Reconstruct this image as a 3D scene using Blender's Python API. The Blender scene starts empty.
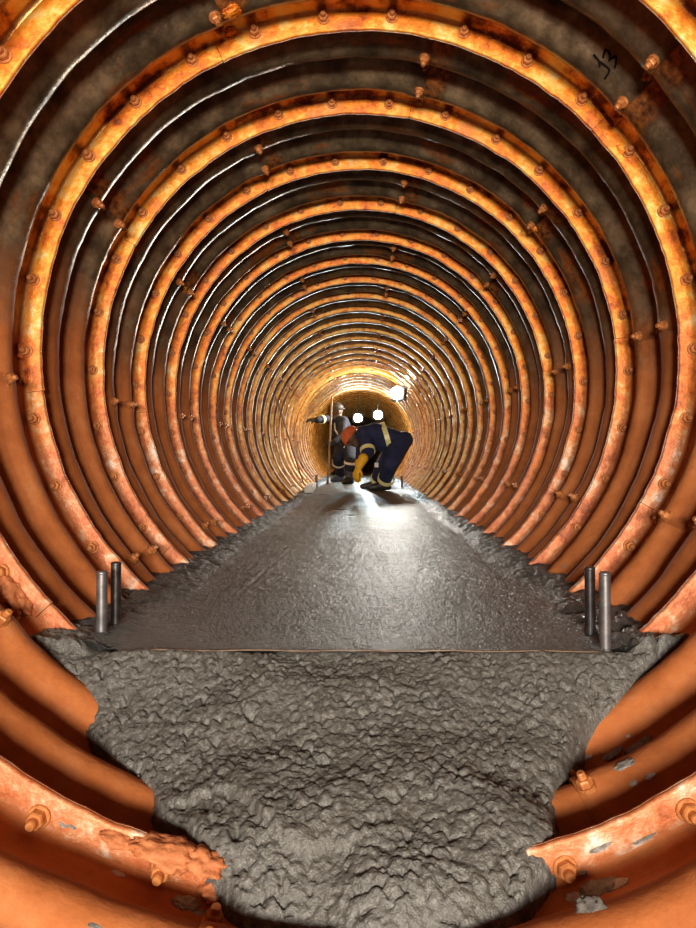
import bpy, bmesh, math, random
import numpy as np
from mathutils import Vector, Matrix, Quaternion

random.seed(7)
rng = np.random.RandomState(11)
scene = bpy.context.scene
COL = scene.collection
PI = math.pi
R = math.radians

# ---------------------------------------------------------------- camera
F = 650.0                      # focal length in pixels of a 696x928 frame
VX, VY = 360.0, 455.0          # where the tunnel axis direction vanishes
CAM = Vector((0.0, 0.0, -0.33))
cd = bpy.data.cameras.new('camera')
cam = bpy.data.objects.new('camera', cd); COL.objects.link(cam)
cd.sensor_fit = 'VERTICAL'; cd.sensor_height = 36.0; cd.lens = F / 928.0 * 36.0
cd.clip_start = 0.02; cd.clip_end = 100
cam.location = CAM
cam.rotation_euler = (R(90), 0, 0)
cd.shift_x = (348.0 - VX) / 928.0; cd.shift_y = (VY - 464.0) / 928.0
scene.camera = cam

# ---------------------------------------------------------------- world, lights, exposure
w = bpy.data.worlds.new('world'); scene.world = w; w.use_nodes = True
w.node_tree.nodes['Background'].inputs[0].default_value = (0.8, 0.85, 1.0, 1)
w.node_tree.nodes['Background'].inputs[1].default_value = 0.03

def area(name, loc, target, size, power, color, spread=180):
    l = bpy.data.lights.new(name, 'AREA'); l.shape = 'DISK'; l.size = size
    l.energy = power; l.color = color; l.spread = R(spread)
    o = bpy.data.objects.new(name, l); COL.objects.link(o)
    o.location = loc
    o.rotation_euler = (Vector(target) - Vector(loc)).to_track_quat('-Z', 'Y').to_euler()
    return o
# two work lights standing further back in the tunnel, either side of the photographer
area('work_light_left', (-0.50, -3.1, 0.05), (-0.25, 3.0, 0.05), 0.8, 222, (1.0, 0.93, 0.84))
area('work_light_right', (0.50, -3.1, 0.0), (0.25, 3.0, 0.05), 0.8, 222, (1.0, 0.87, 0.72))

scene.view_settings.view_transform = 'Standard'
scene.view_settings.look = 'None'
scene.view_settings.gamma = 1.0
scene.view_settings.use_curve_mapping = False
scene.view_settings.exposure = 0.0

# ---------------------------------------------------------------- helpers
def link(o, parent=None):
    COL.objects.link(o)
    if parent is not None: o.parent = parent
    return o
def mesh_obj(name, verts, faces, mat, parent=None, smooth=True):
    me = bpy.data.meshes.new(name)
    me.from_pydata([tuple(v) for v in verts], [], faces); me.update()
    if mat: me.materials.append(mat)
    if smooth: me.polygons.foreach_set('use_smooth', [True] * len(me.polygons))
    return link(bpy.data.objects.new(name, me), parent)
def bm_obj(name, bm, mat, parent=None, smooth=False):
    me = bpy.data.meshes.new(name); bm.to_mesh(me); bm.free()
    if mat: me.materials.append(mat)
    if smooth: me.polygons.foreach_set('use_smooth', [True] * len(me.polygons))
    return link(bpy.data.objects.new(name, me), parent)
def empty(name, loc=(0, 0, 0)):
    o = bpy.data.objects.new(name, None); o.location = loc; o.empty_display_size = 0.1
    return link(o)
def tag(o, label=None, cat=None, group=None, kind=None):
    if label: o['label'] = label
    if cat: o['category'] = cat
    if group: o['group'] = group
    if kind: o['kind'] = kind
    return o
def P(px, py, y):
    """world point seen at pixel (px, py) at distance y along the tunnel"""
    return Vector(((px - VX) / F * y, y, CAM.z - (py - VY) / F * y))
def smooth01(a, b, x):
    t = np.clip((x - a) / (b - a), 0, 1); return t * t * (3 - 2 * t)

PERM = rng.permutation(512)
GA = rng.uniform(0, 2 * PI, 512); GX, GY = np.cos(GA), np.sin(GA)
def perlin(x, y):
    x = np.asarray(x, float); y = np.asarray(y, float)
    xi = np.floor(x).astype(int); yi = np.floor(y).astype(int)
    fx = x - xi; fy = y - yi
    u = fx * fx * fx * (fx * (fx * 6 - 15) + 10); v = fy * fy * fy * (fy * (fy * 6 - 15) + 10)
    def g(ix, iy, dx, dy):
        h = PERM[(PERM[ix & 511] + iy) & 511]
        return GX[h] * dx + GY[h] * dy
    n00 = g(xi, yi, fx, fy); n10 = g(xi + 1, yi, fx - 1, fy)
    n01 = g(xi, yi + 1, fx, fy - 1); n11 = g(xi + 1, yi + 1, fx - 1, fy - 1)
    a = n00 + u * (n10 - n00); b = n01 + u * (n11 - n01)
    return (a + v * (b - a)) * 1.4
def fbm(x, y, n=3):
    s = 0; a = 1.0
    for k in range(n):
        s = s + a * perlin(x * 2 ** k + 17 * k, y * 2 ** k + 31 * k); a *= 0.5
    return s

def dome(x, y, o=0):
    """packed rounded clods: 1 at a clod's middle, 0 in the creases between"""
    x = np.asarray(x, float) + o * 13.7; y = np.asarray(y, float) + o * 7.1
    xi = np.floor(x).astype(int); yi = np.floor(y).astype(int); f1 = np.full(x.shape, 9.0)
    for a in (-1, 0, 1):
        for b in (-1, 0, 1):
            h = PERM[(PERM[(xi + a) & 511] + yi + b) & 511]
            px_ = xi + a + 0.5 + 0.45 * GX[h]; py_ = yi + b + 0.5 + 0.45 * GY[(h * 7 + 3) & 511]
            f1 = np.minimum(f1, (x - px_) ** 2 + (y - py_) ** 2)
    return np.sqrt(np.maximum(0, 1 - f1 / 0.85))
def tube(verts, faces, pts, r, seg=8):
    """append a tube along points"""
    base = len(verts); n = len(pts)
    prev = None
    for i, p in enumerate(pts):
        p = Vector(p)
        d = (Vector(pts[min(i + 1, n - 1)]) - Vector(pts[max(i - 1, 0)])).normalized()
        if prev is None:
            a = d.orthogonal().normalized()
        else:
            a = (prev - d * prev.dot(d)).normalized()
        prev = a; b = d.cross(a)
        rr = r[i] if hasattr(r, '__len__') else r
        for k in range(seg):
            t = 2 * PI * k / seg
            verts.append(p + a * (rr * math.cos(t)) + b * (rr * math.sin(t)))
    for i in range(n - 1):
        for k in range(seg):
            k2 = (k + 1) % seg
            faces.append((base + i * seg + k, base + i * seg + k2, base + (i + 1) * seg + k2, base + (i + 1) * seg + k))
    faces.append(tuple(base + k for k in range(seg))[::-1])
    faces.append(tuple(base + (n - 1) * seg + k for k in range(seg)))

# ---------------------------------------------------------------- materials
class NT:
    def __init__(s, name):
        s.m = bpy.data.materials.new(name); s.m.use_nodes = True
        s.t = s.m.node_tree; s.n = s.t.nodes; s.b = s.n['Principled BSDF']
    def node(s, kind, **kw):
        n = s.n.new(kind)
        for k, v in kw.items(): setattr(n, k, v)
        return n
    def l(s, a, b): s.t.links.new(a, b)
    def pos(s, scale=(1, 1, 1)):
        g = s.node('ShaderNodeNewGeometry')
        mp = s.node('ShaderNodeMapping'); mp.inputs['Scale'].default_value = scale
        s.l(g.outputs['Position'], mp.inputs['Vector']); return mp.outputs[0]
    def noise(s, vec, scale, detail=4, rough=0.55, dist=0.0):
        n = s.node('ShaderNodeTexNoise'); n.inputs['Scale'].default_value = scale
        n.inputs['Detail'].default_value = detail; n.inputs['Roughness'].default_value = rough
        n.inputs['Distortion'].default_value = dist
        s.l(vec, n.inputs['Vector']); return n.outputs['Fac']
    def ramp(s, fac, stops, interp='LINEAR'):
        r = s.node('ShaderNodeValToRGB'); r.color_ramp.interpolation = interp
        e = r.color_ramp.elements
        while len(e) < len(stops): e.new(0.5)
        for k, (p, c) in enumerate(stops):
            e[k].position = p; e[k].color = (*c, 1) if hasattr(c, '__len__') else (c, c, c, 1)
        s.l(fac, r.inputs[0]); return r.outputs[0]
    def mix(s, fac, a, b, mode='MIX'):
        m = s.node('ShaderNodeMix', data_type='RGBA', blend_type=mode)
        for sock, v in ((m.inputs[0], fac), (m.inputs[6], a), (m.inputs[7], b)):
            if hasattr(v, 'is_linked'): s.l(v, sock)
            elif hasattr(v, '__len__'): sock.default_value = (*v, 1)
            else: sock.default_value = v
        return m.outputs[2]
    def math(s, op, a, b=None, clamp=False):
        m = s.node('ShaderNodeMath', operation=op, use_clamp=clamp)
        for sock, v in ((m.inputs[0], a), (m.inputs[1], b)):
            if v is None: continue
            if hasattr(v, 'is_linked'): s.l(v, sock)
            else: sock.default_value = v
        return m.outputs[0]
    def sep(s, vec):
        x = s.node('ShaderNodeSeparateXYZ'); s.l(vec, x.inputs[0]); return x.outputs
    def set(s, name, v):
        i = s.b.inputs[name]
        if hasattr(v, 'is_linked'): s.l(v, i)
        elif hasattr(v, '__len__'): i.default_value = (*v, 1)
        else: i.default_value = v
    def bump(s, h, strength=0.3, dist=0.01):
        b = s.node('ShaderNodeBump'); b.inputs['Strength'].default_value = strength
        b.inputs['Distance'].default_value = dist
        s.l(h, b.inputs['Height']); s.l(b.outputs[0], s.b.inputs['Normal'])

def mat_plate():
    m = NT('liner_plate_steel')
    p = m.pos(); z = m.sep(p)[2]
    nbig = m.noise(p, 2.2, 5, 0.6); nmid = m.noise(p, 9, 5, 0.65); nfine = m.noise(p, 55, 4, 0.6)
    ps = m.pos((1.0, 6.0, 1.0)); nstreak = m.noise(ps, 6, 4, 0.6)
    steel = m.ramp(nmid, [(0.30, (0.040, 0.027, 0.015)), (0.46, (0.115, 0.078, 0.043)), (0.55, (0.19, 0.133, 0.075)), (0.70, (0.34, 0.24, 0.135))])
    rust = m.ramp(nfine, [(0.3, (0.20, 0.055, 0.012)), (0.7, (0.42, 0.13, 0.025))])
    rm = m.ramp(m.math('ADD', m.math('MULTIPLY', nbig, 0.6), m.math('MULTIPLY', nstreak, 0.4)), [(0.54, 0.0), (0.62, 1.0)])
    up = m.mix(rm, steel, rust)
    mud = m.ramp(nmid, [(0.25, (0.31, 0.085, 0.021)), (0.55, (0.445, 0.140, 0.040)), (0.8, (0.53, 0.205, 0.075))])
    mud = m.mix(m.ramp(nfine, [(0.25, 0.35), (0.5, 0.0)]), mud, (0.33, 0.10, 0.035))
    # laterite mud coats the lower part: fades out above mid-height
    hz = m.math('ADD', z, m.math('MULTIPLY', m.math('SUBTRACT', nbig, 0.5), 1.1))
    hz = m.math('ADD', hz, m.math('MULTIPLY', m.math('SUBTRACT', nmid, 0.5), 0.35))
    # less mud and a yellower tint with distance along the tunnel
    further_in = m.math('DIVIDE', m.math('SUBTRACT', m.math('ADD', m.sep(p)[1], m.math('MULTIPLY', nbig, 2.0)), 5.6), 2.6, clamp=True)
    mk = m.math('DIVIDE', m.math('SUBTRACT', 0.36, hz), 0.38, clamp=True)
    mk = m.math('MULTIPLY', mk, m.math('SUBTRACT', 1.0, m.math('MULTIPLY', further_in, 0.65)))
    up = m.mix(m.math('MULTIPLY', further_in, 0.75), up, m.ramp(nmid, [(0.35, (0.16, 0.07, 0.015)), (0.5, (0.50, 0.27, 0.05)), (0.65, (0.66, 0.44, 0.13))]))
    c = m.mix(mk, up, mud)
    # bend beside the flange: golden rust with dark red spots
    uv = m.node('ShaderNodeUVMap'); uv.uv_map = 'uv'
    u = m.sep(uv.outputs[0])[0]
    band = m.math('MULTIPLY', m.ramp(u, [(0.385 / 0.5, 0.0), (0.40 / 0.5, 1.0)]), m.math('SUBTRACT', 1.0, mk))
    gold = m.ramp(nmid, [(0.40, (0.09, 0.018, 0.007)), (0.46, (0.34, 0.12, 0.022)), (0.53, (0.60, 0.31, 0.085)), (0.7, (0.72, 0.44, 0.16))])
    c = m.mix(band, c, gold)
    # red-brown rust scale round the lap seams
    va = m.math('ADD', m.math('MULTIPLY', m.sep(uv.outputs[0])[1], 80.0), m.math('MULTIPLY', m.math('SUBTRACT', nmid, 0.5), 14.0))
    seam = m.math('MULTIPLY', m.ramp(m.math('DIVIDE', va, 20.0), [(0.0, 0.0), (0.06, 0.9), (0.22, 0.7), (0.34, 0.0)]), m.math('SUBTRACT', 1.0, mk))
    c = m.mix(seam, c, m.ramp(nfine, [(0.35, (0.06, 0.014, 0.006)), (0.5, (0.24, 0.07, 0.014)), (0.7, (0.50, 0.17, 0.03))]))
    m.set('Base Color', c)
    met = m.math('MULTIPLY', m.math('SUBTRACT', 1.0, mk), 0.55)
    m.set('Metallic', met)
    m.set('Specular IOR Level', m.math('SUBTRACT', 0.5, m.math('MULTIPLY', mk, 0.3)))
    m.set('Roughness', m.math('ADD', m.math('MULTIPLY', mk, 0.42), m.math('ADD', 0.24, m.math('MULTIPLY', nfine, 0.2))))
    m.bump(m.math('ADD', nfine, m.math('MULTIPLY', nmid, 1.5)), 0.25, 0.006)
    return m.m
def mat_flange():
    m = NT('flange_rust')
    p = m.pos(); z = m.sep(p)[2]
    na = m.noise(p, 26, 7, 0.68, 0.3); n2 = m.noise(p, 5, 3, 0.5); n3 = m.noise(p, 70, 4, 0.6); n5 = m.noise(p, 9, 3, 0.55)
    n1 = m.math('ADD', m.math('MULTIPLY', na, 0.55), m.math('MULTIPLY', n5, 0.45))
    c = m.ramp(n1, [(0.35, (0.24, 0.045, 0.005)), (0.42, (0.60, 0.13, 0.006)), (0.50, (0.78, 0.23, 0.010)), (0.56, (0.78, 0.35, 0.045)), (0.64, (0.74, 0.50, 0.18))])
    low = m.ramp(n1, [(0.36, (0.24, 0.055, 0.016)), (0.45, (0.44, 0.12, 0.036)), (0.53, (0.50, 0.18, 0.07)), (0.58, (0.58, 0.31, 0.18)), (0.65, (0.68, 0.54, 0.44))])
    k = m.math('DIVIDE', m.math('SUBTRACT', 0.25, m.math('ADD', z, m.math('MULTIPLY', m.math('SUBTRACT', n2, 0.5), 0.8))), 0.6, clamp=True)
    c = m.mix(k, c, low)
    c = m.mix(m.ramp(n2, [(0.60, 0.0), (0.68, 0.75)]), c, (0.55, 0.15, 0.03))
    further_in = m.math('DIVIDE', m.math('SUBTRACT', m.math('ADD', m.sep(p)[1], m.math('MULTIPLY', n2, 2.0)), 5.6), 2.6, clamp=True)  # flange tint turns yellower deeper into the tunnel
    c = m.mix(m.math('MULTIPLY', further_in, 0.7), c, m.ramp(n1, [(0.38, (0.34, 0.14, 0.02)), (0.5, (0.72, 0.42, 0.07)), (0.6, (0.80, 0.60, 0.22))]))
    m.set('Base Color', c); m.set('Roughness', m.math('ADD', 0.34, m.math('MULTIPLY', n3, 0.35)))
    m.set('Metallic', 0.3)
    m.bump(m.math('ADD', n3, m.math('MULTIPLY', n1, 1.5)), 0.45, 0.006)
    return m.m
def mat_simple(name, c1, c2, scale=30, rough=0.6, metal=0.0, bump=0.2, dist=0.003):
    m = NT(name); p = m.pos(); n = m.noise(p, scale, 4, 0.6)
    m.set('Base Color', m.ramp(n, [(0.3, c1), (0.7, c2)])); m.set('Roughness', rough); m.set('Metallic', metal)
    if bump: m.bump(n, bump, dist)
    return m.m
def mat_rough_concrete():
    m = NT('fresh_concrete'); p = m.pos()
    n1 = m.noise(p, 90, 5, 0.65); n2 = m.noise(p, 7, 4, 0.6); n3 = m.noise(p, 260, 2, 0.5)
    c = m.ramp(n1, [(0.3, (0.056, 0.053, 0.047)), (0.55, (0.112, 0.108, 0.097)), (0.75, (0.23, 0.224, 0.202))])
    c = m.mix(m.ramp(n2, [(0.4, 0.0), (0.7, 0.35)]), c, (0.075, 0.066, 0.053))
    m.set('Base Color', c); m.set('Roughness', m.math('ADD', 0.22, m.math('MULTIPLY', n3, 0.35)))
    m.bump(m.math('ADD', n1, m.math('MULTIPLY', n3, 0.6)), 0.6, 0.006)
    return m.m
def mat_floor():
    m = NT('screeded_concrete'); p = m.pos()
    n1 = m.noise(p, 120, 4, 0.7); n2 = m.noise(p, 3.0, 4, 0.6); n3 = m.noise(p, 420, 2, 0.5)
    c = m.ramp(n1, [(0.3, (0.062, 0.058, 0.052)), (0.7, (0.115, 0.107, 0.097))])
    c = m.mix(m.ramp(n2, [(0.4, 0.0), (0.65, 0.4)]), c, (0.068, 0.058, 0.048))
    ax = m.math('ADD', m.math('ABSOLUTE', m.sep(p)[0]), m.math('MULTIPLY', m.math('SUBTRACT', n2, 0.5), 0.12))
    ed = m.ramp(ax, [(0.55, 0.0), (0.62, 1.0)])
    c = m.mix(ed, c, m.ramp(n1, [(0.3, (0.056, 0.053, 0.047)), (0.55, (0.112, 0.108, 0.097)), (0.75, (0.23, 0.224, 0.202))]))
    m.set('Specular IOR Level', m.math('SUBTRACT', 0.5, m.math('MULTIPLY', ed, 0.25)))
    m.set('Base Color', c)
    m.set('Roughness', m.math('ADD', 0.20, m.math('MULTIPLY', n2, 0.24)))
    m.bump(m.math('ADD', n1, m.math('MULTIPLY', n3, 0.5)), 1.0, 0.03)
    return m.m
def mat_emit(name, color, strength):
    m = NT(name); m.set('Base Color', (0.8, 0.8, 0.8)); m.set('Emission Color', color); m.set('Emission Strength', strength)
    return m.m
M = {}
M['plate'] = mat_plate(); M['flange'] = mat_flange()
M['bolt'] = mat_simple('rusted_bolt', (0.30, 0.085, 0.02), (0.62, 0.24, 0.07), 60, 0.5, 0.2, 0.3)
M['mud'] = mat_simple('laterite_mud', (0.34, 0.10, 0.03), (0.58, 0.20, 0.07), 40, 0.75, 0, 0.6, 0.008)
M['mortar'] = mat_simple('splashed_mortar', (0.10, 0.095, 0.085), (0.30, 0.28, 0.25), 60, 0.5, 0, 0.6, 0.004)
M['lime'] = mat_simple('dried_cement_film', (0.30, 0.24, 0.20), (0.52, 0.47, 0.43), 50, 0.45, 0, 0.4, 0.003)
M['concrete'] = mat_rough_concrete(); M['floor'] = mat_floor()
M['rod'] = mat_simple('dark_threaded_steel', (0.05, 0.048, 0.047), (0.14, 0.13, 0.13), 40, 0.38, 0.8, 0.1)
M['greyrod'] = mat_simple('grey_threaded_steel', (0.12, 0.115, 0.115), (0.26, 0.25, 0.25), 40, 0.42, 0.7, 0.1)
M['strip'] = mat_simple('rusty_strip', (0.10, 0.06, 0.035), (0.24, 0.16, 0.10), 40, 0.6, 0.2)
M['earth'] = mat_simple('earth_face', (0.08, 0.05, 0.025), (0.24, 0.15, 0.07), 6, 0.85, 0, 0.8, 0.03)
M['ink'] = mat_simple('marker_ink', (0.006, 0.005, 0.004), (0.01, 0.008, 0.007), 40, 1.0, 0, 0)
M['ink'].node_tree.nodes['Principled BSDF'].inputs['Specular IOR Level'].default_value = 0.05
M['navy'] = mat_simple('navy_coverall', (0.012, 0.017, 0.055), (0.024, 0.032, 0.095), 12, 0.85, 0, 0.5, 0.02)
M['dknavy'] = mat_simple('dark_navy_workwear', (0.006, 0.009, 0.024), (0.014, 0.020, 0.048), 12, 0.85, 0, 0.5, 0.02)
M['boot'] = mat_simple('black_boot', (0.010, 0.009, 0.008), (0.03, 0.024, 0.018), 30, 0.5)
M['greyboot'] = mat_simple('grey_blue_gumboot', (0.05, 0.07, 0.12), (0.09, 0.115, 0.17), 20, 0.5)
M['skin'] = mat_simple('brown_skin', (0.10, 0.05, 0.028), (0.15, 0.078, 0.045), 40, 0.55)
M['eye'] = mat_simple('eye_dark', (0.01, 0.008, 0.006), (0.02, 0.015, 0.01), 40, 0.3, 0, 0)
M['glove'] = mat_simple('yellow_glove', (0.86, 0.42, 0.01), (0.95, 0.52, 0.02), 30, 0.6)
M['darkglove'] = mat_simple('dark_glove', (0.012, 0.010, 0.009), (0.03, 0.025, 0.02), 30, 0.7)
M['helmet'] = mat_simple('orange_red_helmet', (0.55, 0.09, 0.03), (0.70, 0.15, 0.05), 20, 0.4, 0, 0.05)
M['cap'] = mat_simple('black_helmet', (0.008, 0.008, 0.010), (0.02, 0.02, 0.022), 20, 0.5, 0, 0.05)
M['hivis'] = mat_simple('yellow_reflective_tape', (0.90, 0.80, 0.25), (0.97, 0.93, 0.55), 40, 0.4, 0, 0.1)
M['whitetape'] = mat_simple('white_tape', (0.6, 0.58, 0.52), (0.8, 0.78, 0.72), 40, 0.5, 0, 0.1)
M['strap'] = mat_simple('tan_strap', (0.22, 0.16, 0.10), (0.34, 0.26, 0.17), 40, 0.6)
M['wood'] = mat_simple('pole_wood', (0.22, 0.13, 0.07), (0.36, 0.23, 0.13), 18, 0.7)
M['whiteboard'] = mat_simple('pale_timber', (0.62, 0.60, 0.54), (0.82, 0.80, 0.75), 18, 0.6)
M['housing'] = mat_simple('lamp_housing', (0.03, 0.03, 0.032), (0.07, 0.07, 0.072), 25, 0.45, 0.5)
M['lens'] = mat_emit('lamp_lens', (0.88, 1.0, 0.97), 60)

# ---------------------------------------------------------------- tunnel profile
PITCH = 0.496; Y0 = 2.044            # flange 0 stands at y = Y0
K0, K1 = -5, 41                      # rings built
KEYS = [(0.0, 1.060), (0.045, 1.088), (0.15, 1.022), (0.25, 1.082), (0.345, 1.020), (0.440, 1.070), (0.478, 1.064), (0.484, 1.052)]
def prof(u):
    for (a, ra), (b, rb) in zip(KEYS, KEYS[1:]):
        if u <= b:
            t = (u - a) / (b - a)
            if a in (0.15, 0.345):  s = ((1 - math.cos(PI * t)) / 2) ** 1.25
            elif b in (0.15, 0.345): s = 1 - ((1 + math.cos(PI * t)) / 2) ** 1.25
            else: s = (1 - math.cos(PI * t)) / 2
            return ra + (rb - ra) * s
    return KEYS[-1][1]
def surf(y):
    k = math.floor((y - Y0) / PITCH); u = y - Y0 - k * PITCH
    if u > 0.4815 or u < 0.002: return 1.0
    return prof(u)
def hit(px, py):
    """first point of the lining met by the line of sight of a pixel"""
    y = 0.35
    while y < 24:
        q = P(px, py, y)
        if math.hypot(q.x, q.z) >= surf(y): return q
        y += 0.0015
    return P(px, py, 20)
US = [0.0, 0.012, 0.028, 0.045, 0.062, 0.08, 0.098, 0.115, 0.132, 0.15, 0.168, 0.185, 0.202, 0.22, 0.235, 0.25, 0.265, 0.282, 0.298,
      0.315, 0.33, 0.345, 0.362, 0.38, 0.395, 0.411, 0.426, 0.440, 0.454, 0.467, 0.478, 0.484]
SPAN = 72.0; LAP = 2.2
JOINT = {0: 11.0, 1: 46.6}           # seam angle of even and odd rings, clockwise from the crown

def plate_mesh(v):
    seg = 44; n = len(US); verts = []; faces = []; uvs = []
    for i in range(seg + 2):
        last = i > seg
        a = (SPAN + LAP) * min(i, seg) / seg
        t = R(a)
        lapin = -0.006 * float(smooth01(SPAN - 2.0, SPAN, a))
        for j, u in enumerate(US):
            wob = 0.0045 * float(perlin(a * 0.11 + v * 9.3, u * 9 + v * 3.1)) + 0.002 * float(perlin(a * 0.5 + v * 5.3, u * 20 + v * 7.1))
            if j in (0, n - 1): wob = 0
            rho = prof(u) + wob + lapin + (0.007 if last else 0)
            yy = u + 0.003 * float(perlin(a * 0.16 + v * 2.7, u * 6 + v)) * (0 if j in (0, n - 1) else 1)
            verts.append((rho * math.sin(t), yy, rho * math.cos(t))); uvs.append((u / 0.5, a / 80))
    for i in range(seg + 1):
        for j in range(n - 1):
            faces.append((i * n + j, i * n + j + 1, (i + 1) * n + j + 1, (i + 1) * n + j))
    me = bpy.data.meshes.new('liner_plate'); me.from_pydata(verts, [], faces); me.update()
    lay = me.uv_layers.new(name='uv')
    li = np.zeros(len(me.loops), dtype=np.int32); me.loops.foreach_get('vertex_index', li)
    lay.data.foreach_set('uv', np.array(uvs, dtype=np.float32)[li].ravel())
    me.polygons.foreach_set('use_smooth', [True] * len(me.polygons))
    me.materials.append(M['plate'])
    return me
FSEC = [(0.4835, 1.066), (0.4818, 1.050), (0.4815, 1.006), (0.4835, 1.0015), (0.487, 1.000), (0.4895, 1.0005), (0.4905, 1.004), (0.4915, 1.0005), (0.495, 1.001), (0.4985, 1.005), (0.4985, 1.066)]
def flange_mesh(v):
    seg = 52; n = len(FSEC); verts = []; faces = []
    for i in range(seg + 1):
        a = 0.05 + (SPAN - 0.10) * i / seg; t = R(a)
        wob = 0.0035 * float(perlin(a * 0.16 + v * 3.3, 2.2)) + 0.0028 * float(perlin(a * 0.9 + v * 8.3, 7.2))
        wy = 0.004 * float(perlin(a * 0.12 + v * 4.1, 5.7))
        for (u, rho) in FSEC:
            k = max(0, (1.05 - rho) / 0.05)
            r2 = rho + wob * k
            verts.append((r2 * math.sin(t), u + wy * k, r2 * math.cos(t)))
    for i in range(seg):
        for j in range(n - 1):
            faces.append((i * n + j, i * n + j + 1, (i + 1) * n + j + 1, (i + 1) * n + j))
    faces.append(tuple(range(n))); faces.append(tuple(seg * n + j for j in range(n))[::-1])
    me = bpy.data.meshes.new('flange'); me.from_pydata(verts, [], faces); me.update()
    me.polygons.foreach_set('use_smooth', [True] * len(me.polygons)); me.set_sharp_from_angle(angle=R(50))
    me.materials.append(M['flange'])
    return me
NVAR = 8
PLATES = [plate_mesh(v) for v in range(NVAR)]; FLANGES = [flange_mesh(v) for v in range(NVAR)]

def bolt_geo(detail=True):
    """washer, hex nut and stub along +Z"""
    v = []; f = []
    def ring(prof_, seg, rot=0.0):
        b = len(v)
        for (r, z) in prof_:
            for k in range(seg):
                t = 2 * PI * k / seg + rot; v.append((r * math.cos(t), r * math.sin(t), z))
        for i in range(len(prof_) - 1):
            for k in range(seg):
                k2 = (k + 1) % seg
                f.append((b + i * seg + k, b + i * seg + k2, b + (i + 1) * seg + k2, b + (i + 1) * seg + k))
        f.append(tuple(b + (len(prof_) - 1) * seg + k for k in range(seg)))
    if detail:
        ring([(0.0195, -0.004), (0.0195, 0.003), (0.018, 0.0045)], 14)
        ring([(0.0155, 0.003), (0.0158, 0.015), (0.0135, 0.018)], 6, 0.3)
        ring([(0.0084, 0.015), (0.0084, 0.028), (0.0070, 0.031)], 10)
    else:
        ring([(0.0165, -0.003), (0.0165, 0.016)], 6); ring([(0.008, 0.016), (0.008, 0.029)], 6)
    return v, f
bv, bf = bolt_geo(True)
BOLT = bpy.data.meshes.new('bolt'); BOLT.from_pydata(bv, [], bf); BOLT.update(); BOLT.materials.append(M['bolt'])
lv, lf = bolt_geo(False)

wall = empty('wall_tunnel', (0, 0, 0))
tag(wall, 'round tunnel lining of rust-orange corrugated steel liner plates bolted in rings', 'tunnel wall', None, 'structure')
FLOOR_Z = -0.773
far_v = []; far_f = []
PLATE_AT = {}
nb = 0
for k in range(K0, K1):
    yk = Y0 + PITCH * k
    for q in range(5):
        ang = JOINT[k % 2] + SPAN * q
        mid = (ang + SPAN / 2 + 180) % 360 - 180
        lowest = min(math.cos(R(ang)), math.cos(R(ang + SPAN)), math.cos(R(mid)) if True else 0)
        # a plate wholly under the concrete shows nothing
        if k >= 0 and max(math.cos(R(ang)), math.cos(R(ang + SPAN))) < -0.82: continue
        v = random.randrange(NVAR)
        pl = bpy.data.objects.new('liner_plate', PLATES[v]); link(pl, wall)
        pl.location = (0, yk, 0); pl.rotation_euler = (0, R(ang), 0)
        PLATE_AT[(k, q)] = pl
        fl = bpy.data.objects.new('flange', FLANGES[random.randrange(NVAR)]); link(fl, pl)
        spots = []
        for j in range(6):
            a = 7.2 + 12 * j + random.uniform(-0.35, 0.35); spots.append((a, 1.0395 + random.uniform(-0.002, 0.002), 0.4815, 'f'))
        for (u, da) in ((0.128, 0.6), (0.222, 0.9), (0.322, 0.6), (0.428, 0.9)):
            spots.append((LAP * 0.55 + da - 0.6, prof(u) - 0.006, u, 'r'))
        for (a, rho, u, kind) in spots:
            wa = R(ang + a)
            wz = rho * math.cos(wa)
            if k >= -1 and wz < FLOOR_Z - 0.01: continue
            if k == -2 and -0.21 < rho * math.sin(wa) < 0.29 and wz < 0: continue
            t = R(a)
            loc = Vector((rho * math.sin(t), u, rho * math.cos(t)))
            if kind == 'f': rot = Vector((0, -1, 0)).to_track_quat('Z', 'Y') @ Quaternion((0, 0, 1), random.uniform(0, 1))
            else: rot = Vector((-math.sin(t), random.uniform(-0.25, 0.0), -math.cos(t))).to_track_quat('Z', 'Y') @ Quaternion((0, 0, 1), random.uniform(0, 1))
            near = (kind == 'f' and k <= 5) or (kind == 'r' and k <= 2)
            if k < -3 : near = False
            if near:
                b = bpy.data.objects.new('bolt', BOLT); link(b, pl)
                b.location = loc; b.rotation_euler = rot.to_euler()
                s = 1.0 if kind == 'f' else 0.92
                b.scale = (s, s, s * random.uniform(0.9, 1.1)); nb += 1
            else:
                mw = Matrix.Translation((0, yk, 0)) @ Matrix.Rotation(R(ang), 4, 'Y') @ Matrix.Translation(loc) @ rot.to_matrix().to_4x4()
                base = len(far_v)
                far_v.extend(mw @ Vector(p) for p in lv); far_f.extend(tuple(base + i for i in fc) for fc in lf)
fb = mesh_obj('bolts', far_v, far_f, M['bolt'], wall, smooth=False); fb['kind'] = 'stuff'
print('near bolts', nb)

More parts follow.
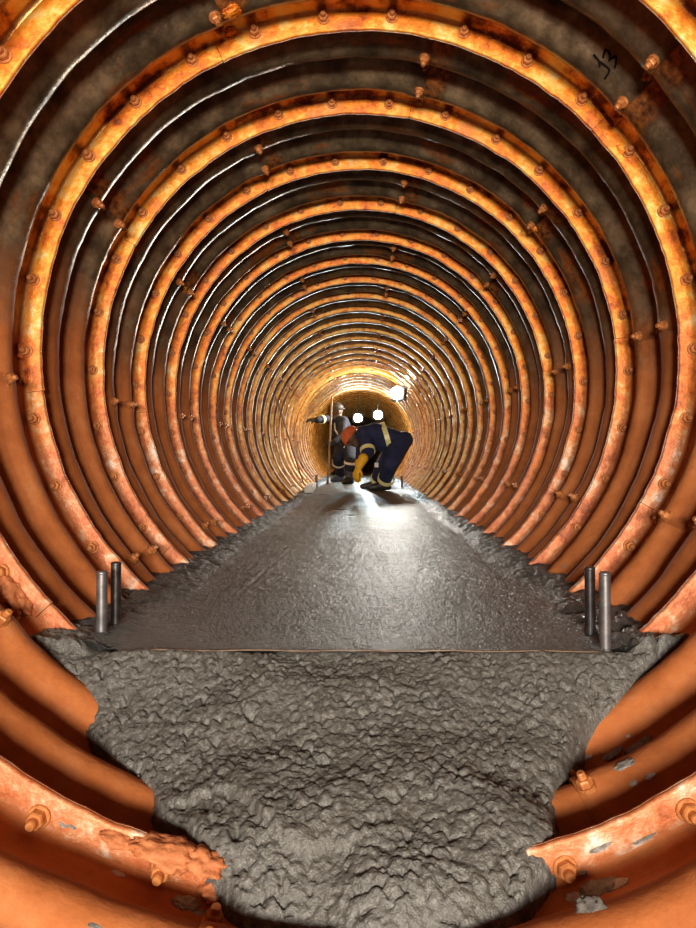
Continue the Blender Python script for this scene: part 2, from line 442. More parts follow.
# mud lumps, mortar splashes and the marker writing sit on the lining
def lump(name, c, n, size, mat, parent, seed, flat=0.5, sub=4):
    bm = bmesh.new(); bmesh.ops.create_icosphere(bm, subdivisions=sub, radius=1.0)
    sx, sy = size
    n = Vector(n).normalized(); t = Vector((-c.z, 0, c.x)).normalized(); t = (t - n * t.dot(n)).normalized(); b = n.cross(t)
    for v in bm.verts:
        x, y, z = v.co
        d = 1 + 0.30 * float(fbm(x * 1.7 + seed * 3.3, y * 1.7 + z * 1.3 + seed, 3)) + 0.16 * float(perlin(x * 6 + z * 3 + seed, y * 6 - z * 2))
        v.co = c + t * (x * sx * d) + b * (y * sy * d) + n * (z * min(sx, sy) * flat * d)
    return bm_obj(name, bm, mat, parent, smooth=True)
def inward(q): return Vector((-q.x, -0.25, -q.z)).normalized()
for i, (px, py, sx, sy, mk, fl) in enumerate([
        (12, 590, 0.050, 0.036, 'mud', 0.6), (24, 604, 0.030, 0.028, 'mud', 0.6),
        (165, 851, 0.060, 0.030, 'mud', 0.5), (205, 862, 0.036, 0.026, 'mud', 0.6), (118, 838, 0.030, 0.018, 'mud', 0.5),
        (215, 890, 0.026, 0.022, 'mud', 0.6),
        (186, 903, 0.020, 0.014, 'mortar', 0.2), (204, 915, 0.020, 0.008, 'mortar', 0.18), (262, 915, 0.022, 0.009, 'mortar', 0.18), (96, 924, 0.012, 0.008, 'mortar', 0.18),
        (64, 824, 0.008, 0.006, 'mortar', 0.25), (73, 826, 0.007, 0.005, 'mortar', 0.25), (106, 834, 0.007, 0.006, 'mortar', 0.25),
        (86, 862, 0.009, 0.004, 'lime', 0.15), (118, 874, 0.013, 0.005, 'lime', 0.15), (132, 910, 0.013, 0.004, 'lime', 0.15), (205, 860, 0.006, 0.004, 'lime', 0.4), (218, 902, 0.007, 0.010, 'lime', 0.25),
        (636, 744, 0.032, 0.020, 'mortar', 0.14), (612, 752, 0.024, 0.014, 'mortar', 0.14), (622, 766, 0.024, 0.010, 'mortar', 0.18), (593, 785, 0.011, 0.009, 'mortar', 0.18), (588, 797, 0.010, 0.008, 'mortar', 0.18),
        (586, 757, 0.014, 0.010, 'lime', 0.3), (633, 783, 0.008, 0.006, 'lime', 0.4), (650, 776, 0.010, 0.006, 'lime', 0.4), (600, 888, 0.034, 0.016, 'mortar', 0.14), (620, 884, 0.014, 0.010, 'lime', 0.15),
        (592, 912, 0.020, 0.026, 'mortar', 0.08), (574, 897, 0.012, 0.008, 'lime', 0.2), (566, 872, 0.008, 0.006, 'mortar', 0.25), (582, 872, 0.009, 0.006, 'mortar', 0.25),
        (512, 909, 0.010, 0.006, 'mortar', 0.6), (534, 893, 0.012, 0.010, 'mortar', 0.7), (643, 838, 0.020, 0.007, 'mortar', 0.25), (600, 846, 0.020, 0.008, 'mortar', 0.25), (628, 736, 0.005, 0.004, 'lime', 0.5),
        (563, 566, 0.016, 0.008, 'mortar', 0.2)]):
    q = hit(px, py)
    lump({'mud': 'mud_lump', 'mortar': 'mortar_splash', 'lime': 'cement_stain'}[mk], q, inward(q), (sx, sy), M[mk], wall, i + 1, fl)
# rust-scale lumps that cling to a few seams higher up
for i, (px, py, s) in enumerate([(232, 12, 0.030), (230, 32, 0.022), (22, 352, 0.028), (26, 378, 0.022), (8, 380, 0.022), (540, 212, 0.020), (534, 228, 0.020), (185, 290, 0.022), (620, 150, 0.018)]):
    q = hit(px, py); lump('rust_lump', q, inward(q), (s, s * 0.7), M['flange'], wall, i + 60, 0.55)
def strokes(name, lines, r, parent):
    vv = []; ff = []
    for ln in lines:
        pts = []
        for (a, b), (c, d) in zip(ln, ln[1:]):
            for t in (0, 0.34, 0.67): pts.append((a + (c - a) * t, b + (d - b) * t))
        pts.append(ln[-1])
        tube(vv, ff, [hit(585 + x / 17.4, 40 + y / 17.4) for x, y in pts], r, 6)
    return mesh_obj(name, vv, ff, M['ink'], parent)
wr = strokes('marker_writing', [
    [(150, 250), (240, 360), (300, 410), (390, 475), (425, 520), (410, 580), (345, 675)], [(245, 370), (260, 470)],
    [(315, 315), (335, 220), (365, 165), (410, 200), (435, 270), (425, 340), (415, 375)], [(425, 340), (480, 305), (535, 280), (545, 340), (535, 420), (520, 490)]], 0.0034, wall)
wr['label'] = 'black handwritten marker characters on bare steel plate'

# ---------------------------------------------------------------- far end of the heading
YE = Y0 + PITCH * K1
ev = [(0, YE - 0.05, 0)]; ef = []; nr, ns = 12, 48
for i in range(1, nr + 1):
    for k in range(ns):
        t = 2 * PI * k / ns; r = 1.1 * i / nr
        x, z = r * math.sin(t), r * math.cos(t)
        ev.append((x, YE + 0.12 * float(fbm(x * 2.5 + 4, z * 2.5)), z))
for k in range(ns): ef.append((0, 1 + k, 1 + (k + 1) % ns))
for i in range(nr - 1):
    for k in range(ns):
        a = 1 + i * ns + k; b = 1 + i * ns + (k + 1) % ns; ef.append((a, a + ns, b + ns, b))
tag(mesh_obj('wall_end', ev, ef, M['earth']), 'brown earth face closing the far end of the tunnel', 'wall', None, 'structure')

# ---------------------------------------------------------------- screeded floor
def grid(name, xs, ys, zf, mat, keep=None):
    X, Yg = np.meshgrid(xs, ys); Z = zf(X, Yg)
    nx, ny = len(xs), len(ys)
    v = np.stack([X, Yg, Z], -1).reshape(-1, 3)
    idx = np.arange(nx * ny).reshape(ny, nx)
    f = np.stack([idx[:-1, :-1], idx[:-1, 1:], idx[1:, 1:], idx[1:, :-1]], -1).reshape(-1, 4)
    if keep is not None:
        kv = keep(X, Yg, Z).ravel(); f = f[kv[f].all(1)]
        used = np.zeros(len(v), bool); used[f.ravel()] = True
        remap = np.cumsum(used) - 1; v = v[used]; f = remap[f]
    me = bpy.data.meshes.new(name)
    me.vertices.add(len(v)); me.vertices.foreach_set('co', v.astype(np.float32).ravel())
    me.loops.add(f.size); me.loops.foreach_set('vertex_index', f.astype(np.int32).ravel())
    me.polygons.add(len(f)); me.polygons.foreach_set('loop_start', np.arange(0, f.size, 4, dtype=np.int32))
    me.update(calc_edges=True); me.polygons.foreach_set('use_smooth', [True] * len(f)); me.materials.append(mat)
    return link(bpy.data.objects.new(name, me))
def seg_dist(X, Yg, a, b):
    ax, ay = a; bx, by = b; dx, dy = bx - ax, by - ay
    t = np.clip(((X - ax) * dx + (Yg - ay) * dy) / (dx * dx + dy * dy), 0, 1)
    return np.hypot(X - ax - t * dx, Yg - ay - t * dy)
def floor_z(X, Yg):
    z = np.full_like(X, FLOOR_Z)
    z += (0.0011 * perlin(X / 0.014, Yg / 0.016) + 0.0024 * (dome(X / 0.0095, Yg / 0.0105) - 0.7)) * smooth01(6.0, 3.5, Yg) + 0.0018 * perlin(X / 0.035, Yg / 0.06) + 0.0022 * perlin(X / 0.09, Yg / 0.16) + 0.003 * perlin(X / 0.4, Yg / 0.7)
    edge = np.abs(X) + 0.05 * perlin(X * 3 + 9, Yg / 0.25)
    k = smooth01(0.53, 0.64, edge)
    z += k * (0.024 * (dome(X / 0.045, Yg / 0.05, 2) - 0.45) + 0.011 * (dome(X / 0.02, Yg / 0.022, 5) - 0.6) + 0.008)
    far = smooth01(7.6, 8.6, Yg + 0.6 * perlin(X / 0.5, Yg / 0.7))
    z += far * (0.012 * np.abs(perlin(X / 0.09, Yg / 0.12)) + 0.008 * perlin(X / 0.03, Yg / 0.05))
    # trowel scratches
    for (p0, p1, dep) in (((-0.385, 2.05), (-0.33, 3.0), 0.0012), ((-0.27, 2.3), (-0.05, 3.0), 0.0008)):
        d = seg_dist(X, Yg, p0, p1); z += -dep * np.exp(-(d / 0.006) ** 2) + 0.6 * dep * np.exp(-((d - 0.015) / 0.007) ** 2)
    return z
ys = [1.470]
while ys[-1] < YE: ys.append(ys[-1] * 1.0022 + 0.0012)
fo = grid('floor', np.linspace(-0.80, 0.80, 460), np.array(ys), floor_z, M['floor'])
tag(fo, 'wet smooth grey concrete floor screeded flat along the tunnel', 'floor', None, 'structure')

# ---------------------------------------------------------------- fresh concrete sloping down in front of the screeded edge
ZC = ([0.88, 0.94, 0.975, 1.005, 1.05, 1.12, 1.2, 1.3, 1.4, 1.462, 1.475, 1.50, 1.60],
      [-1.14, -1.06, -1.02, -0.985, -0.950, -0.922, -0.897, -0.862, -0.812, -0.780, -0.777, -0.783, -0.790])
WL = ([0.88, 1.0, 1.05, 1.19, 1.30, 1.40, 1.477, 1.6], [0.12, 0.19, 0.23, 0.37, 0.50, 0.62, 0.76, 0.80])
WR = ([0.88, 1.0, 1.05, 1.19, 1.34, 1.40, 1.445, 1.477, 1.6], [0.15, 0.245, 0.295, 0.345, 0.43, 0.54, 0.60, 0.74, 0.80])
def heap_z(X, Yg):
    wx = X + 0.02 * perlin(X / 0.11, Yg / 0.11) ; wy = Yg + 0.022 * perlin(X / 0.13 + 7, Yg / 0.13 + 3)
    z = np.interp(wy, *ZC)
    lim = np.where(X < 0, np.interp(wy, *WL), np.interp(wy, *WR))
    over = np.maximum(0, np.abs(wx) - (lim + 0.005)); z -= 3.0 * over * over / (over + 0.03)
    z -= 0.05 * np.clip(np.abs(X) / lim, 0, 1.2) ** 3 * smooth01(1.47, 1.36, Yg) * smooth01(1.06, 1.2, Yg)
    crumb = smooth01(1.49, 1.455, Yg)
    crumb = np.maximum(crumb, smooth01(0.60, 0.66, np.abs(X)))
    qx = X - np.sign(X) * (z - np.interp(Yg, *ZC)) * 0.9; qy = Yg + z
    def cl(sc, o): return np.abs(perlin(qx / sc + o, qy / (sc * 1.25) + o * 2)) ** 0.75 - 0.3
    msk = 0.55 + 0.45 * smooth01(-0.35, 0.35, perlin(X / 0.12 + 3, Yg / 0.10))
    wqx = qx + 0.007 * perlin(qx / 0.02, qy / 0.02 + 4); wqy = qy * 0.85 + 0.007 * perlin(qx / 0.02 + 8, qy / 0.02)
    m2 = smooth01(-0.5, 0.3, perlin(X / 0.07 + 13, Yg / 0.06))
    n = 0.007 * cl(0.040, 0) + 0.019 * (dome(wqx / 0.0185, wqy / 0.0185) - 0.7) * (0.35 + 0.65 * m2) + 0.009 * (dome(wqx / 0.0092, wqy / 0.0092, 3) - 0.7) * msk + 0.0014 * perlin(qx / 0.006, qy / 0.006)
    n += 0.014 * perlin(X / 0.16, Yg / 0.11)
    z += n * crumb
    # a slumped lobe with a small step
    st = 1.155 - 0.10 * smooth01(-0.24, -0.10, X) + 0.012 * perlin(X / 0.04, 3.3)
    z -= 0.016 * smooth01(st, st - 0.012, Yg) * smooth01(-0.36, -0.30, X) * smooth01(0.02, -0.08, X)
    side = smooth01(0.60, 0.65, np.abs(X)) * smooth01(1.50, 1.47, -(-Yg) * 0 + 1.47)
    z += np.where(Yg > 1.462, side * 0.036, side * 0.012)
    return z
hp = grid('fresh_concrete', np.arange(-0.82, 0.82, 0.0024), np.arange(0.89, 1.58, 0.0023), heap_z, M['concrete'],
          keep=lambda X, Yg, Z: (np.hypot(X, Z) < 1.10))
tag(hp, 'crumbly fresh grey concrete sloping down in the foreground from the floor edge', 'concrete', None, 'stuff')

sv = []; sf = []
tube(sv, sf, [(-0.50 + 1.06 * i / 24, 1.468, -0.7705 + 0.0012 * math.sin(i * 1.3) - 0.003 * i / 24) for i in range(25)], 0.0017, 6)
tag(mesh_obj('edge_strip', sv, sf, M['strip']), 'thin brown steel strip along the front edge of the smooth floor', 'strip')

# ---------------------------------------------------------------- threaded rods
def rod(px, pybase, pytop, y, rad, label, mat='rod'):
    b = P(px, pybase, y); t = P(px, pytop, y); h = t.z - b.z + 0.05
    root = empty('threaded_rod', (b.x, b.y, b.z - 0.05))
    prof_ = [(0.0, rad * 0.96)]; z = 0.0; pitch = 0.0042
    while z < h - 0.006:
        prof_ += [(z + pitch * 0.25, rad * 0.88), (z + pitch * 0.75, rad)]; z += pitch
    prof_ += [(h - 0.002, rad * 0.95), (h, rad * 0.82)]
    seg = 14; v = []; f = []
    for (zz, rr) in prof_:
        for k in range(seg):
            a = 2 * PI * k / seg; v.append((rr * math.cos(a), rr * math.sin(a), zz))
    for i in range(len(prof_) - 1):
        for k in range(seg):
            k2 = (k + 1) % seg; f.append((i * seg + k, i * seg + k2, (i + 1) * seg + k2, (i + 1) * seg + k))
    f.append(tuple((len(prof_) - 1) * seg + k for k in range(seg)))
    mesh_obj('shaft', v, f, M[mat], root)
    root.rotation_euler = (R(random.uniform(-1, 1)), R(random.uniform(-1, 1)), 0)
    tag(root, label, 'rod', 'steel rods cast into the floor edge')
rod(101.5, 640, 571, 1.556, 0.0135, 'grey threaded steel rod at the left floor edge, nearer of the pair', 'greyrod')
rod(115.5, 628, 562, 1.66, 0.0135, 'black threaded steel rod at the left floor edge, farther of the pair')
rod(590.5, 634, 567, 1.60, 0.0135, 'black threaded steel rod at the right floor edge, farther of the pair')
rod(605.5, 650, 572, 1.485, 0.0135, 'grey threaded steel rod at the right floor edge, nearer of the pair', 'greyrod')
rod(316.5, 488, 475, 8.6, 0.016, 'short dark rod standing far off by the left wall near the workers')
rod(402, 488, 475.5, 8.6, 0.016, 'short dark rod standing far off by the right wall behind the bent worker')

# ---------------------------------------------------------------- lamps
def lamp(px, py, y, label, size, power, hang, color=(0.80, 0.97, 1.0), aim=None):
    c = P(px, py, y)
    root = empty('work_lamp', c)
    root.rotation_euler = (R(6), 0, math.atan2(c.x, y) * -1.0)
    if aim: root.rotation_euler = Vector(aim).to_track_quat('-Y', 'Z').to_euler()
    bm = bmesh.new(); bmesh.ops.create_cube(bm, size=1.0)
    bmesh.ops.scale(bm, vec=(size * 1.15, 0.07, size * 1.0), verts=bm.verts)
    bmesh.ops.translate(bm, vec=(0, 0.045, 0), verts=bm.verts)
    bmesh.ops.bevel(bm, geom=list(bm.edges), offset=0.012, segments=2, affect='EDGES')
    bm_obj('housing', bm, M['housing'], root)
    bm = bmesh.new(); bmesh.ops.create_cone(bm, cap_ends=True, segments=28, radius1=size * 0.44, radius2=size * 0.40, depth=0.02)
    bmesh.ops.rotate(bm, cent=(0, 0, 0), matrix=Matrix.Rotation(R(90), 3, 'X'), verts=bm.verts)
    if aim:
        bm.clear(); bmesh.ops.create_uvsphere(bm, u_segments=24, v_segments=14, radius=size * 0.44)
        bmesh.ops.scale(bm, vec=(1, 0.75, 1), verts=bm.verts)
    bm_obj('lens', bm, M['lens'], root, smooth=bool(aim))
    v = []; f = []
    if hang == 'wall':
        d = Vector((c.x, 0, c.z)).normalized(); L = 1.03 - Vector((c.x, 0, c.z)).length
        rq = root.rotation_euler.to_quaternion().inverted()
        tube(v, f, [Vector((0, 0.05, 0)), rq @ (d * (L * 0.5) + Vector((0, 0.10, 0))), rq @ (d * L + Vector((0, 0.12, 0)))], 0.012, 8)
        mesh_obj('bracket', v, f, M['housing'], root)
    else:
        L = math.sqrt(max(0.02, 1.012 ** 2 - c.x ** 2)) - c.z
        tube(v, f, [(0, 0.05, size * 0.4), (0.004, 0.05, L * 0.5), (0, 0.05, L)], 0.008, 6)
        mesh_obj('cable', v, f, M['housing'], root)
    l = bpy.data.lights.new('lamp_light', 'AREA'); l.shape = 'DISK'; l.size = size * 0.8; l.energy = power; l.color = color
    lo = bpy.data.objects.new('lamp_light', l); link(lo, root)
    lo.location = (0, -0.35 * size - 0.012 if aim else -0.02, 0); lo.rotation_euler = (R(-90), 0, 0)
    tag(root, label, 'lamp', 'work lamps deep in the tunnel')
lamp(397, 393, 10.3, 'brightest white work lamp, fixed high on the right wall', 0.24, 85, 'wall', (1.0, 0.97, 0.88), (-0.62, -0.75, 0.12))
lamp(378, 415, 13.2, 'glaring white work lamp just above the back of the bent worker', 0.20, 44, 'hang')
lamp(358, 418, 13.8, 'glaring white work lamp hanging above the orange helmet', 0.20, 44, 'hang')

# ---------------------------------------------------------------- people
def capsule(v, f, p0, r0, p1, r1, seg=14):
    p0, p1 = Vector(p0), Vector(p1); d = p1 - p0; L = d.length
    d = d.normalized() if L > 1e-6 else Vector((0, 0, 1))
    a = d.orthogonal().normalized(); b = d.cross(a); base = len(v); rows = []
    for i in range(7):
        t = -PI / 2 + (PI / 2) * i / 6; rows.append((p0 + d * (r0 * math.sin(t)), max(r0 * math.cos(t), r0 * 0.02)))
    for i in range(7):
        t = (PI / 2) * i / 6; rows.append((p1 + d * (r1 * math.sin(t)), max(r1 * math.cos(t), r1 * 0.02)))
    for (c, r) in rows:
        for k in range(seg):
            t = 2 * PI * k / seg; v.append(c + a * (r * math.cos(t)) + b * (r * math.sin(t)))
    for i in range(len(rows) - 1):
        for k in range(seg):
            k2 = (k + 1) % seg; f.append((base + i * seg + k, base + i * seg + k2, base + (i + 1) * seg + k2, base + (i + 1) * seg + k))
    f.append(tuple(base + k for k in range(seg))[::-1]); f.append(tuple(base + (len(rows) - 1) * seg + k for k in range(seg)))
def fuse(name, caps, mats, parent, voxel=0.013, smooth=4):
    """one continuous surface grown round the limbs; each face takes the material of its nearest limb"""
    v = []; f = []
    for (p0, r0, p1, r1, mi) in caps: capsule(v, f, p0, r0, p1, r1)
    me = bpy.data.meshes.new(name); me.from_pydata([tuple(x) for x in v], [], f); me.update()
    o = bpy.data.objects.new(name, me); COL.objects.link(o)
    rm = o.modifiers.new('remesh', 'REMESH'); rm.mode = 'VOXEL'; rm.voxel_size = voxel
    sm = o.modifiers.new('smooth', 'SMOOTH'); sm.factor = 0.5; sm.iterations = smooth
    dg = bpy.context.evaluated_depsgraph_get()
    me2 = bpy.data.meshes.new_from_object(o.evaluated_get(dg))
    bpy.data.objects.remove(o); me2.name = name
    me2.materials.clear()
    for m in mats: me2.materials.append(m)
    n = len(me2.polygons); cen = np.zeros(n * 3); me2.polygons.foreach_get('center', cen); cen = cen.reshape(-1, 3)
    best = np.full(n, 1e9); mi_ = np.zeros(n, np.int32)
    for (p0, r0, p1, r1, mi) in caps:
        p0 = np.array(p0); p1 = np.array(p1); d = p1 - p0; L2 = max((d * d).sum(), 1e-9)
        t = np.clip(((cen - p0) @ d) / L2, 0, 1)
        dist = np.linalg.norm(cen - p0 - t[:, None] * d, axis=1) - (r0 + (r1 - r0) * t)
        k = dist < best; best[k] = dist[k]; mi_[k] = mi
    me2.polygons.foreach_set('material_index', mi_); me2.polygons.foreach_set('use_smooth', [True] * n); me2.update()
    o = bpy.data.objects.new(name, me2); link(o, parent); return o
def band(name, c, axis, r, width, mat, parent, r2=None, thick=0.006):
    """a strip of tape running round a limb"""
    c = Vector(c); axis = Vector(axis).normalized(); r2 = r2 or r
    a = axis.cross(Vector((0, 1, 0.01))).normalized(); b = axis.cross(a)
    v = []; f = []; seg = 22
    for k in range(seg):
        t = 2 * PI * k / seg; e = a * math.cos(t) * r + b * math.sin(t) * r2; n = e.normalized()
        for (s, q) in ((-0.5, 0), (-0.5, thick), (0.5, thick), (0.5, 0)): v.append(c + e + n * q + axis * (s * width))
    for k in range(seg):
        k2 = (k + 1) % seg
        for j in range(4): f.append((k * 4 + j, k * 4 + (j + 1) % 4, k2 * 4 + (j + 1) % 4, k2 * 4 + j))
    return mesh_obj(name, v, f, mat, parent, smooth=False)
def hand(caps, wrist, tip_dir, palm_n, mi, curl=0.6, s=1.0):
    """palm and five bent fingers of unequal length"""
    d = Vector(tip_dir).normalized(); n = Vector(palm_n); n = (n - d * n.dot(d)).normalized(); side = d.cross(n)
    w = Vector(wrist); pe = w + d * 0.085 * s
    for k in (-1, 0, 1): caps.append((w + side * (0.016 * k), 0.020 * s, pe + side * (0.026 * k), 0.016 * s, mi))
    for k, L in zip((-1.5, -0.5, 0.5, 1.5), (0.060, 0.075, 0.080, 0.068)):
        b = pe + side * (0.021 * k * s); d1 = (d * math.cos(curl * 0.5) + n * math.sin(curl * 0.5)); d2 = (d * math.cos(curl * 1.4) + n * math.sin(curl * 1.4))
        m_ = b + d1 * L * 0.55 * s; e = m_ + d2 * L * 0.5 * s
        caps.append((b, 0.0105 * s, m_, 0.010 * s, mi)); caps.append((m_, 0.010 * s, e, 0.0085 * s, mi))
    tb = w + d * 0.03 * s + side * 0.030 * s; tm = tb + (d * 0.6 + side * 0.7 + n * 0.3).normalized() * 0.042 * s
    caps.append((tb, 0.013 * s, tm, 0.0115 * s, mi)); caps.append((tm, 0.0115 * s, tm + (d + n * 0.6).normalized() * 0.034 * s, 0.009 * s, mi))
def head(caps, c, fwd, up, skin, eye):
    fwd = Vector(fwd).normalized(); up = Vector(up); up = (up - fwd * up.dot(fwd)).normalized(); s = fwd.cross(up); c = Vector(c)
    caps.append((c + up * 0.025 - fwd * 0.015, 0.092, c + up * 0.02 + fwd * 0.02, 0.088, skin))
    caps.append((c - up * 0.03 + fwd * 0.03, 0.070, c - up * 0.085 + fwd * 0.055, 0.042, skin))
    caps.append((c + up * 0.005 + fwd * 0.108, 0.010, c - up * 0.025 + fwd * 0.122, 0.016, skin))
    caps.append((c - up * 0.062 + fwd * 0.092 - s * 0.02, 0.010, c - up * 0.062 + fwd * 0.092 + s * 0.02, 0.010, eye))
    for k in (-1, 1):
        caps.append((c + up * 0.012 + fwd * 0.090 + s * 0.035 * k, 0.012, c + up * 0.012 + fwd * 0.092 + s * 0.036 * k, 0.012, eye))
        caps.append((c - up * 0.02 + s * 0.092 * k, 0.018, c + up * 0.02 + s * 0.096 * k - fwd * 0.01, 0.020, skin))
def helmet(name, c, fwd, up, mat, parent, brim=0.035, r=0.122):
    fwd = Vector(fwd).normalized(); up = Vector(up); up = (up - fwd * up.dot(fwd)).normalized(); s = fwd.cross(up); c = Vector(c)
    v = []; f = []; seg = 28; rows = [(1.0, 0.0), (0.99, 0.25), (0.93, 0.5), (0.80, 0.72), (0.58, 0.90), (0.30, 1.0), (0.02, 1.03)]
    prof_ = [(1.0 + brim / r, -0.10), (1.0 + brim / r, -0.05)] + rows
    for (q, h) in prof_:
        for k in range(seg):
            t = 2 * PI * k / seg; ridge = 1 + 0.03 * (1 if abs(math.sin(t)) < 0.2 and 0.2 < h < 1.02 else 0)
            peak = 1 + (0.22 if q > 1 else 0) * max(0, math.cos(t)) ** 3
            v.append(c + fwd * (q * r * 1.12 * peak * math.cos(t)) + s * (q * r * 0.95 * math.sin(t)) + up * (h * r * 1.0 * ridge))
    for i in range(len(prof_) - 1):
        for k in range(seg):
            k2 = (k + 1) % seg; f.append((i * seg + k, i * seg + k2, (i + 1) * seg + k2, (i + 1) * seg + k))
    f.append(tuple((len(prof_) - 1) * seg + k for k in range(seg)))
    return mesh_obj(name, v, f, mat, parent)
def foot(caps, ankle, toe_dir, mi, floor=FLOOR_Z + 0.004):
    a = Vector(ankle); d = Vector(toe_dir); d.z = 0; d.normalize()
    heel = Vector((a.x, a.y, floor + 0.045)) - d * 0.045; ball = Vector((a.x, a.y, floor + 0.045)) + d * 0.12; toe = Vector((a.x, a.y, floor + 0.038)) + d * 0.185
    caps.append((a, 0.058, heel, 0.046, mi)); caps.append((a, 0.056, ball, 0.048, mi)); caps.append((heel, 0.044, ball, 0.046, mi)); caps.append((ball, 0.046, toe, 0.038, mi))

# front worker, bent double over the floor
w1 = empty('person', (0.3, 8.2, FLOOR_Z))
tag(w1, 'worker in navy coverall with yellow stripes bending down beneath the bright lamps', 'person')
w1.location = (0, 0, 0); base1 = Vector((0.27, 8.2, FLOOR_Z)); base2 = Vector((-0.18, 10.2, FLOOR_Z))
caps = []
hipN, hipF = P(399.5, 443, 8.08), P(397, 443, 8.30)
shN, shF = P(365, 434.5, 7.99), P(363, 434.5, 8.36)
mid1, mid2 = P(388, 437.5, 8.18), P(375, 435, 8.18)
NV, SK, EY, GL, BT = 0, 1, 2, 3, 4
for (a, b, ra, rb) in ((hipN, hipF, .135, .135), (hipN, P(375, 435, 8.08), .135, .155), (hipF, P(375, 435, 8.28), .135, .155), (P(375, 435, 8.06), shN, .155, .115), (P(375, 435, 8.30), shF, .155, .115),
                       (P(404, 440, 8.12), P(404, 440, 8.26), .115, .115), (P(378, 442, 8.15), P(366, 441, 8.17), .11, .09)):
    caps.append((a, ra, b, rb, NV))
elN, wrN = P(368, 453, 7.80), P(361.5, 461, 7.68)
elF, wrF = P(361, 452, 8.30), P(359, 465, 8.20)
caps += [(shN, .092, elN, .076, NV), (elN, .074, wrN, .058, NV), (shF, .09, elF, .07, NV), (elF, .07, wrF, .055, NV)]
gl1 = []; gl1.append((wrN + Vector((0.02, 0, 0.03)), .062, P(359, 466, 7.66), .050, 0)); hand(gl1, P(358.6, 466.5, 7.66), Vector((-0.35, -0.1, -1)), Vector((0.6, 0.6, 0)), 0, 0.7, 1.15)
gl2 = []; gl2.append((wrF + Vector((0.0, 0, 0.03)), .055, P(358.5, 469, 8.18), .045, 0)); hand(gl2, P(358.5, 469, 8.18), Vector((-0.1, -0.1, -1)), Vector((0.3, -0.9, 0)), 0, 0.5, 1.1)
knN, anN = P(391, 463, 7.80), P(384.5, 483.5, 8.08)
knF, anF = P(383.5, 463, 8.04), P(377, 483, 8.32)
anN.z = anF.z = FLOOR_Z + 0.085
caps += [(hipN, .14, knN, .105, NV), (knN, .10, anN + Vector((0, 0, .05)), .085, NV), (hipF, .14, knF, .105, NV), (knF, .10, anF + Vector((0, 0, .05)), .08, NV)]
foot(caps, anN, (-1, -0.25, 0), BT); foot(caps, anF, (-1, -0.15, 0), BT)
hd = P(353, 437, 8.12); hf, hu = Vector((-0.55, -0.25, -0.80)), Vector((-0.85, 0, 0.5))
caps.append((P(362, 434.5, 8.17), .075, hd, .062, SK)); head(caps, hd, hf, hu, SK, EY)
fuse('body', caps, [M['navy'], M['skin'], M['eye'], M['glove'], M['boot']], w1)
fuse('glove', gl1, [M['glove']], w1, 0.008, 2); fuse('glove', gl2, [M['glove']], w1, 0.008, 2)
helmet('helmet', hd + hu.normalized() * 0.03, hf, hu, M['helmet'], w1, 0.018, 0.112)
band('reflective_band', elN.lerp(shN, 0.14), elN - shN, .086, .055, M['hivis'], w1)
band('reflective_band', knN.lerp(anN, 0.74), anN - knN, .100, .055, M['hivis'], w1)
band('reflective_band', knF.lerp(anF, 0.78), anF - knF, .094, .055, M['hivis'], w1)
band('reflective_band', P(386, 437.5, 8.18), Vector((1.0, 0, 0.28)), .192, .06, M['hivis'], w1, .275)
v = []; f = []
tube(v, f, [P(382, 452, 7.92), P(379, 458, 7.88), P(377, 462, 7.87)], 0.010, 6); mesh_obj('cord', v, f, M['strap'], w1)
bm = bmesh.new(); bmesh.ops.create_cube(bm, size=1); bmesh.ops.scale(bm, vec=(.05, .02, .06), verts=bm.verts); bmesh.ops.bevel(bm, geom=list(bm.edges), offset=.006, segments=1, affect='EDGES')
bmesh.ops.translate(bm, vec=P(376.5, 465, 7.87), verts=bm.verts); bm_obj('tool_pouch', bm, M['whitetape'], w1)

# second worker, crouching further in with one arm stretched to the left wall
w2 = empty('person', (0, 0, 0))
tag(w2, 'worker in dark clothing crouching with an arm stretched to the left wall', 'person')
caps = []
D = 10.2
hL, hR = P(343, 446, D + .15), P(350, 446, D + .02)
sL, sR = P(335.5, 420.5, D + .10), P(343.5, 421.5, D - .16)
for (a, b, ra, rb) in ((hL, hR, .135, .135), (hL, sL, .135, .085), (hR, sR, .135, .085), (P(341, 432, D), P(345, 434, D), .14, .14), (sL, sR, .085, .085)): caps.append((a, ra, b, rb, 0))
eL, wL = P(325.5, 419, D - .16), P(317, 420, D - .34)
eR, wR_ = P(342, 437, D - .36), P(334.5, 442.5, D - .46)
caps += [(sL, .08, eL, .066, 0), (eL, .064, wL, .05, 0), (sR, .08, eR, .064, 0), (eR, .062, wR_, .05, 0)]
hand(caps, wL, Vector((-1, -0.1, 0.05)), Vector((0, 0.6, -1)), 3, 0.6, 1.1)
hand(caps, wR_, Vector((-1, -0.15, -0.1)), Vector((0.1, 1, 0)), 3, 1.3, 1.1)
kL, aL = P(338.5, 457, D + .0), P(340, 474, D + .42); aL.z = FLOOR_Z + .085
kR, aR = P(351.5, 461, D - .38), P(350, 482, D - .32); aR.z = FLOOR_Z + .085
caps += [(hL, .13, kL, .10, 0), (kL, .10, aL + Vector((0, 0, .05)), .075, 0), (hR, .13, kR, .10, 0), (kR, .10, kR.lerp(aR, .35), .095, 0), (kR.lerp(aR, .35), .085, aR, .068, 4)]
foot(caps, aL, (-0.6, -0.8, 0), 4); foot(caps, aR, (-0.5, -0.8, 0), 5)
h2 = P(336.5, 412.5, D - .02); f2, u2 = Vector((-0.9, -0.35, -0.25)), Vector((-0.25, 0, 1))
caps.append((P(339, 419.5, D - .02), .07, h2, .06, 1)); head(caps, h2, f2, u2, 1, 2)
fuse('body', caps, [M['dknavy'], M['skin'], M['eye'], M['darkglove'], M['greyboot'], M['boot']], w2)
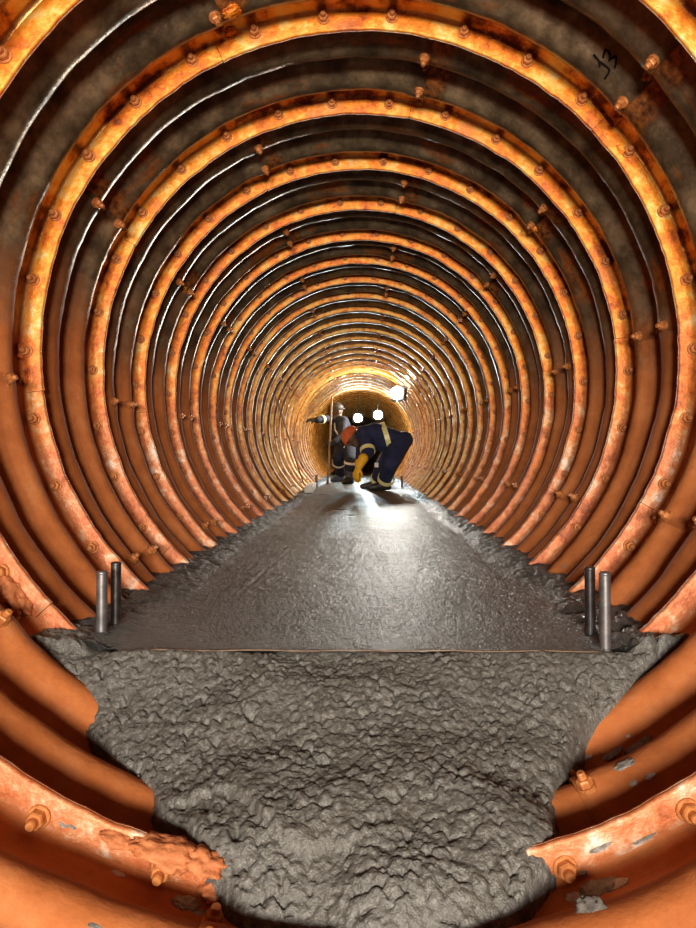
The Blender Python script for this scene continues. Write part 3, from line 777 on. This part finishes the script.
helmet('helmet', h2 + u2.normalized() * 0.03, f2, u2, M['cap'], w2, 0.02)
band('reflective_band', eL.lerp(wL, 0.45), wL - eL, .064, .05, M['hivis'], w2)
band('reflective_band', kL.lerp(aL, 0.25), aL - kL, .105, .035, M['whitetape'], w2)
band('reflective_band', kR.lerp(aR, 0.08), aR - kR, .108, .035, M['whitetape'], w2)
for (pts, mt) in (([(334.5, 423, D - .06), (335.2, 430, D - .12), (339, 436, D - .20)], 'whitetape'), ([(346, 423, D - .22), (343.5, 430, D - .22), (341, 436, D - .2)], 'strap')):
    v = []; f = []; tube(v, f, [P(*p) for p in pts], 0.013, 6); mesh_obj('harness_strap', v, f, M[mt], w2)

for wk, bs in ((w1, base1), (w2, base2)):      # origin of each figure at its feet
    wk.location = bs
    for ch in wk.children: ch.location = -bs

# ---------------------------------------------------------------- poles and board by the workers
v = []; f = []
hp_ = wR_ + Vector((-0.115, -0.02, -0.01))
b0 = Vector((hp_.x + 0.01, hp_.y, FLOOR_Z - 0.005)); t0 = P(332, 397, hp_.y)
tube(v, f, [b0, b0.lerp(t0, .3), b0.lerp(t0, .65), t0], 0.014, 8)
tag(mesh_obj('pole', v, f, M['wood']), 'thin upright wooden pole held by the crouching worker', 'pole')
v = []; f = []
tube(v, f, [P(305.5, 488.5, 8.55), P(297, 464, 8.25), P(287, 432, 7.85), P(277, 400, 7.45)], 0.010, 8)
tag(mesh_obj('stick', v, f, M['wood']), 'thin stick leaning against the left tunnel wall', 'stick')
bm = bmesh.new(); bmesh.ops.create_cube(bm, size=1); bmesh.ops.scale(bm, vec=(.10, 1.15, .07), verts=bm.verts); bmesh.ops.bevel(bm, geom=list(bm.edges), offset=.006, segments=1, affect='EDGES')
bmesh.ops.rotate(bm, cent=(0, 0, 0), matrix=Matrix.Rotation(R(2), 3, 'Z'), verts=bm.verts)
bo = bm_obj('board', bm, M['whiteboard']); bo.location = (-0.60, 7.9, FLOOR_Z + 0.050)
tag(bo, 'pale board lying along the left edge of the floor near the workers', 'board')
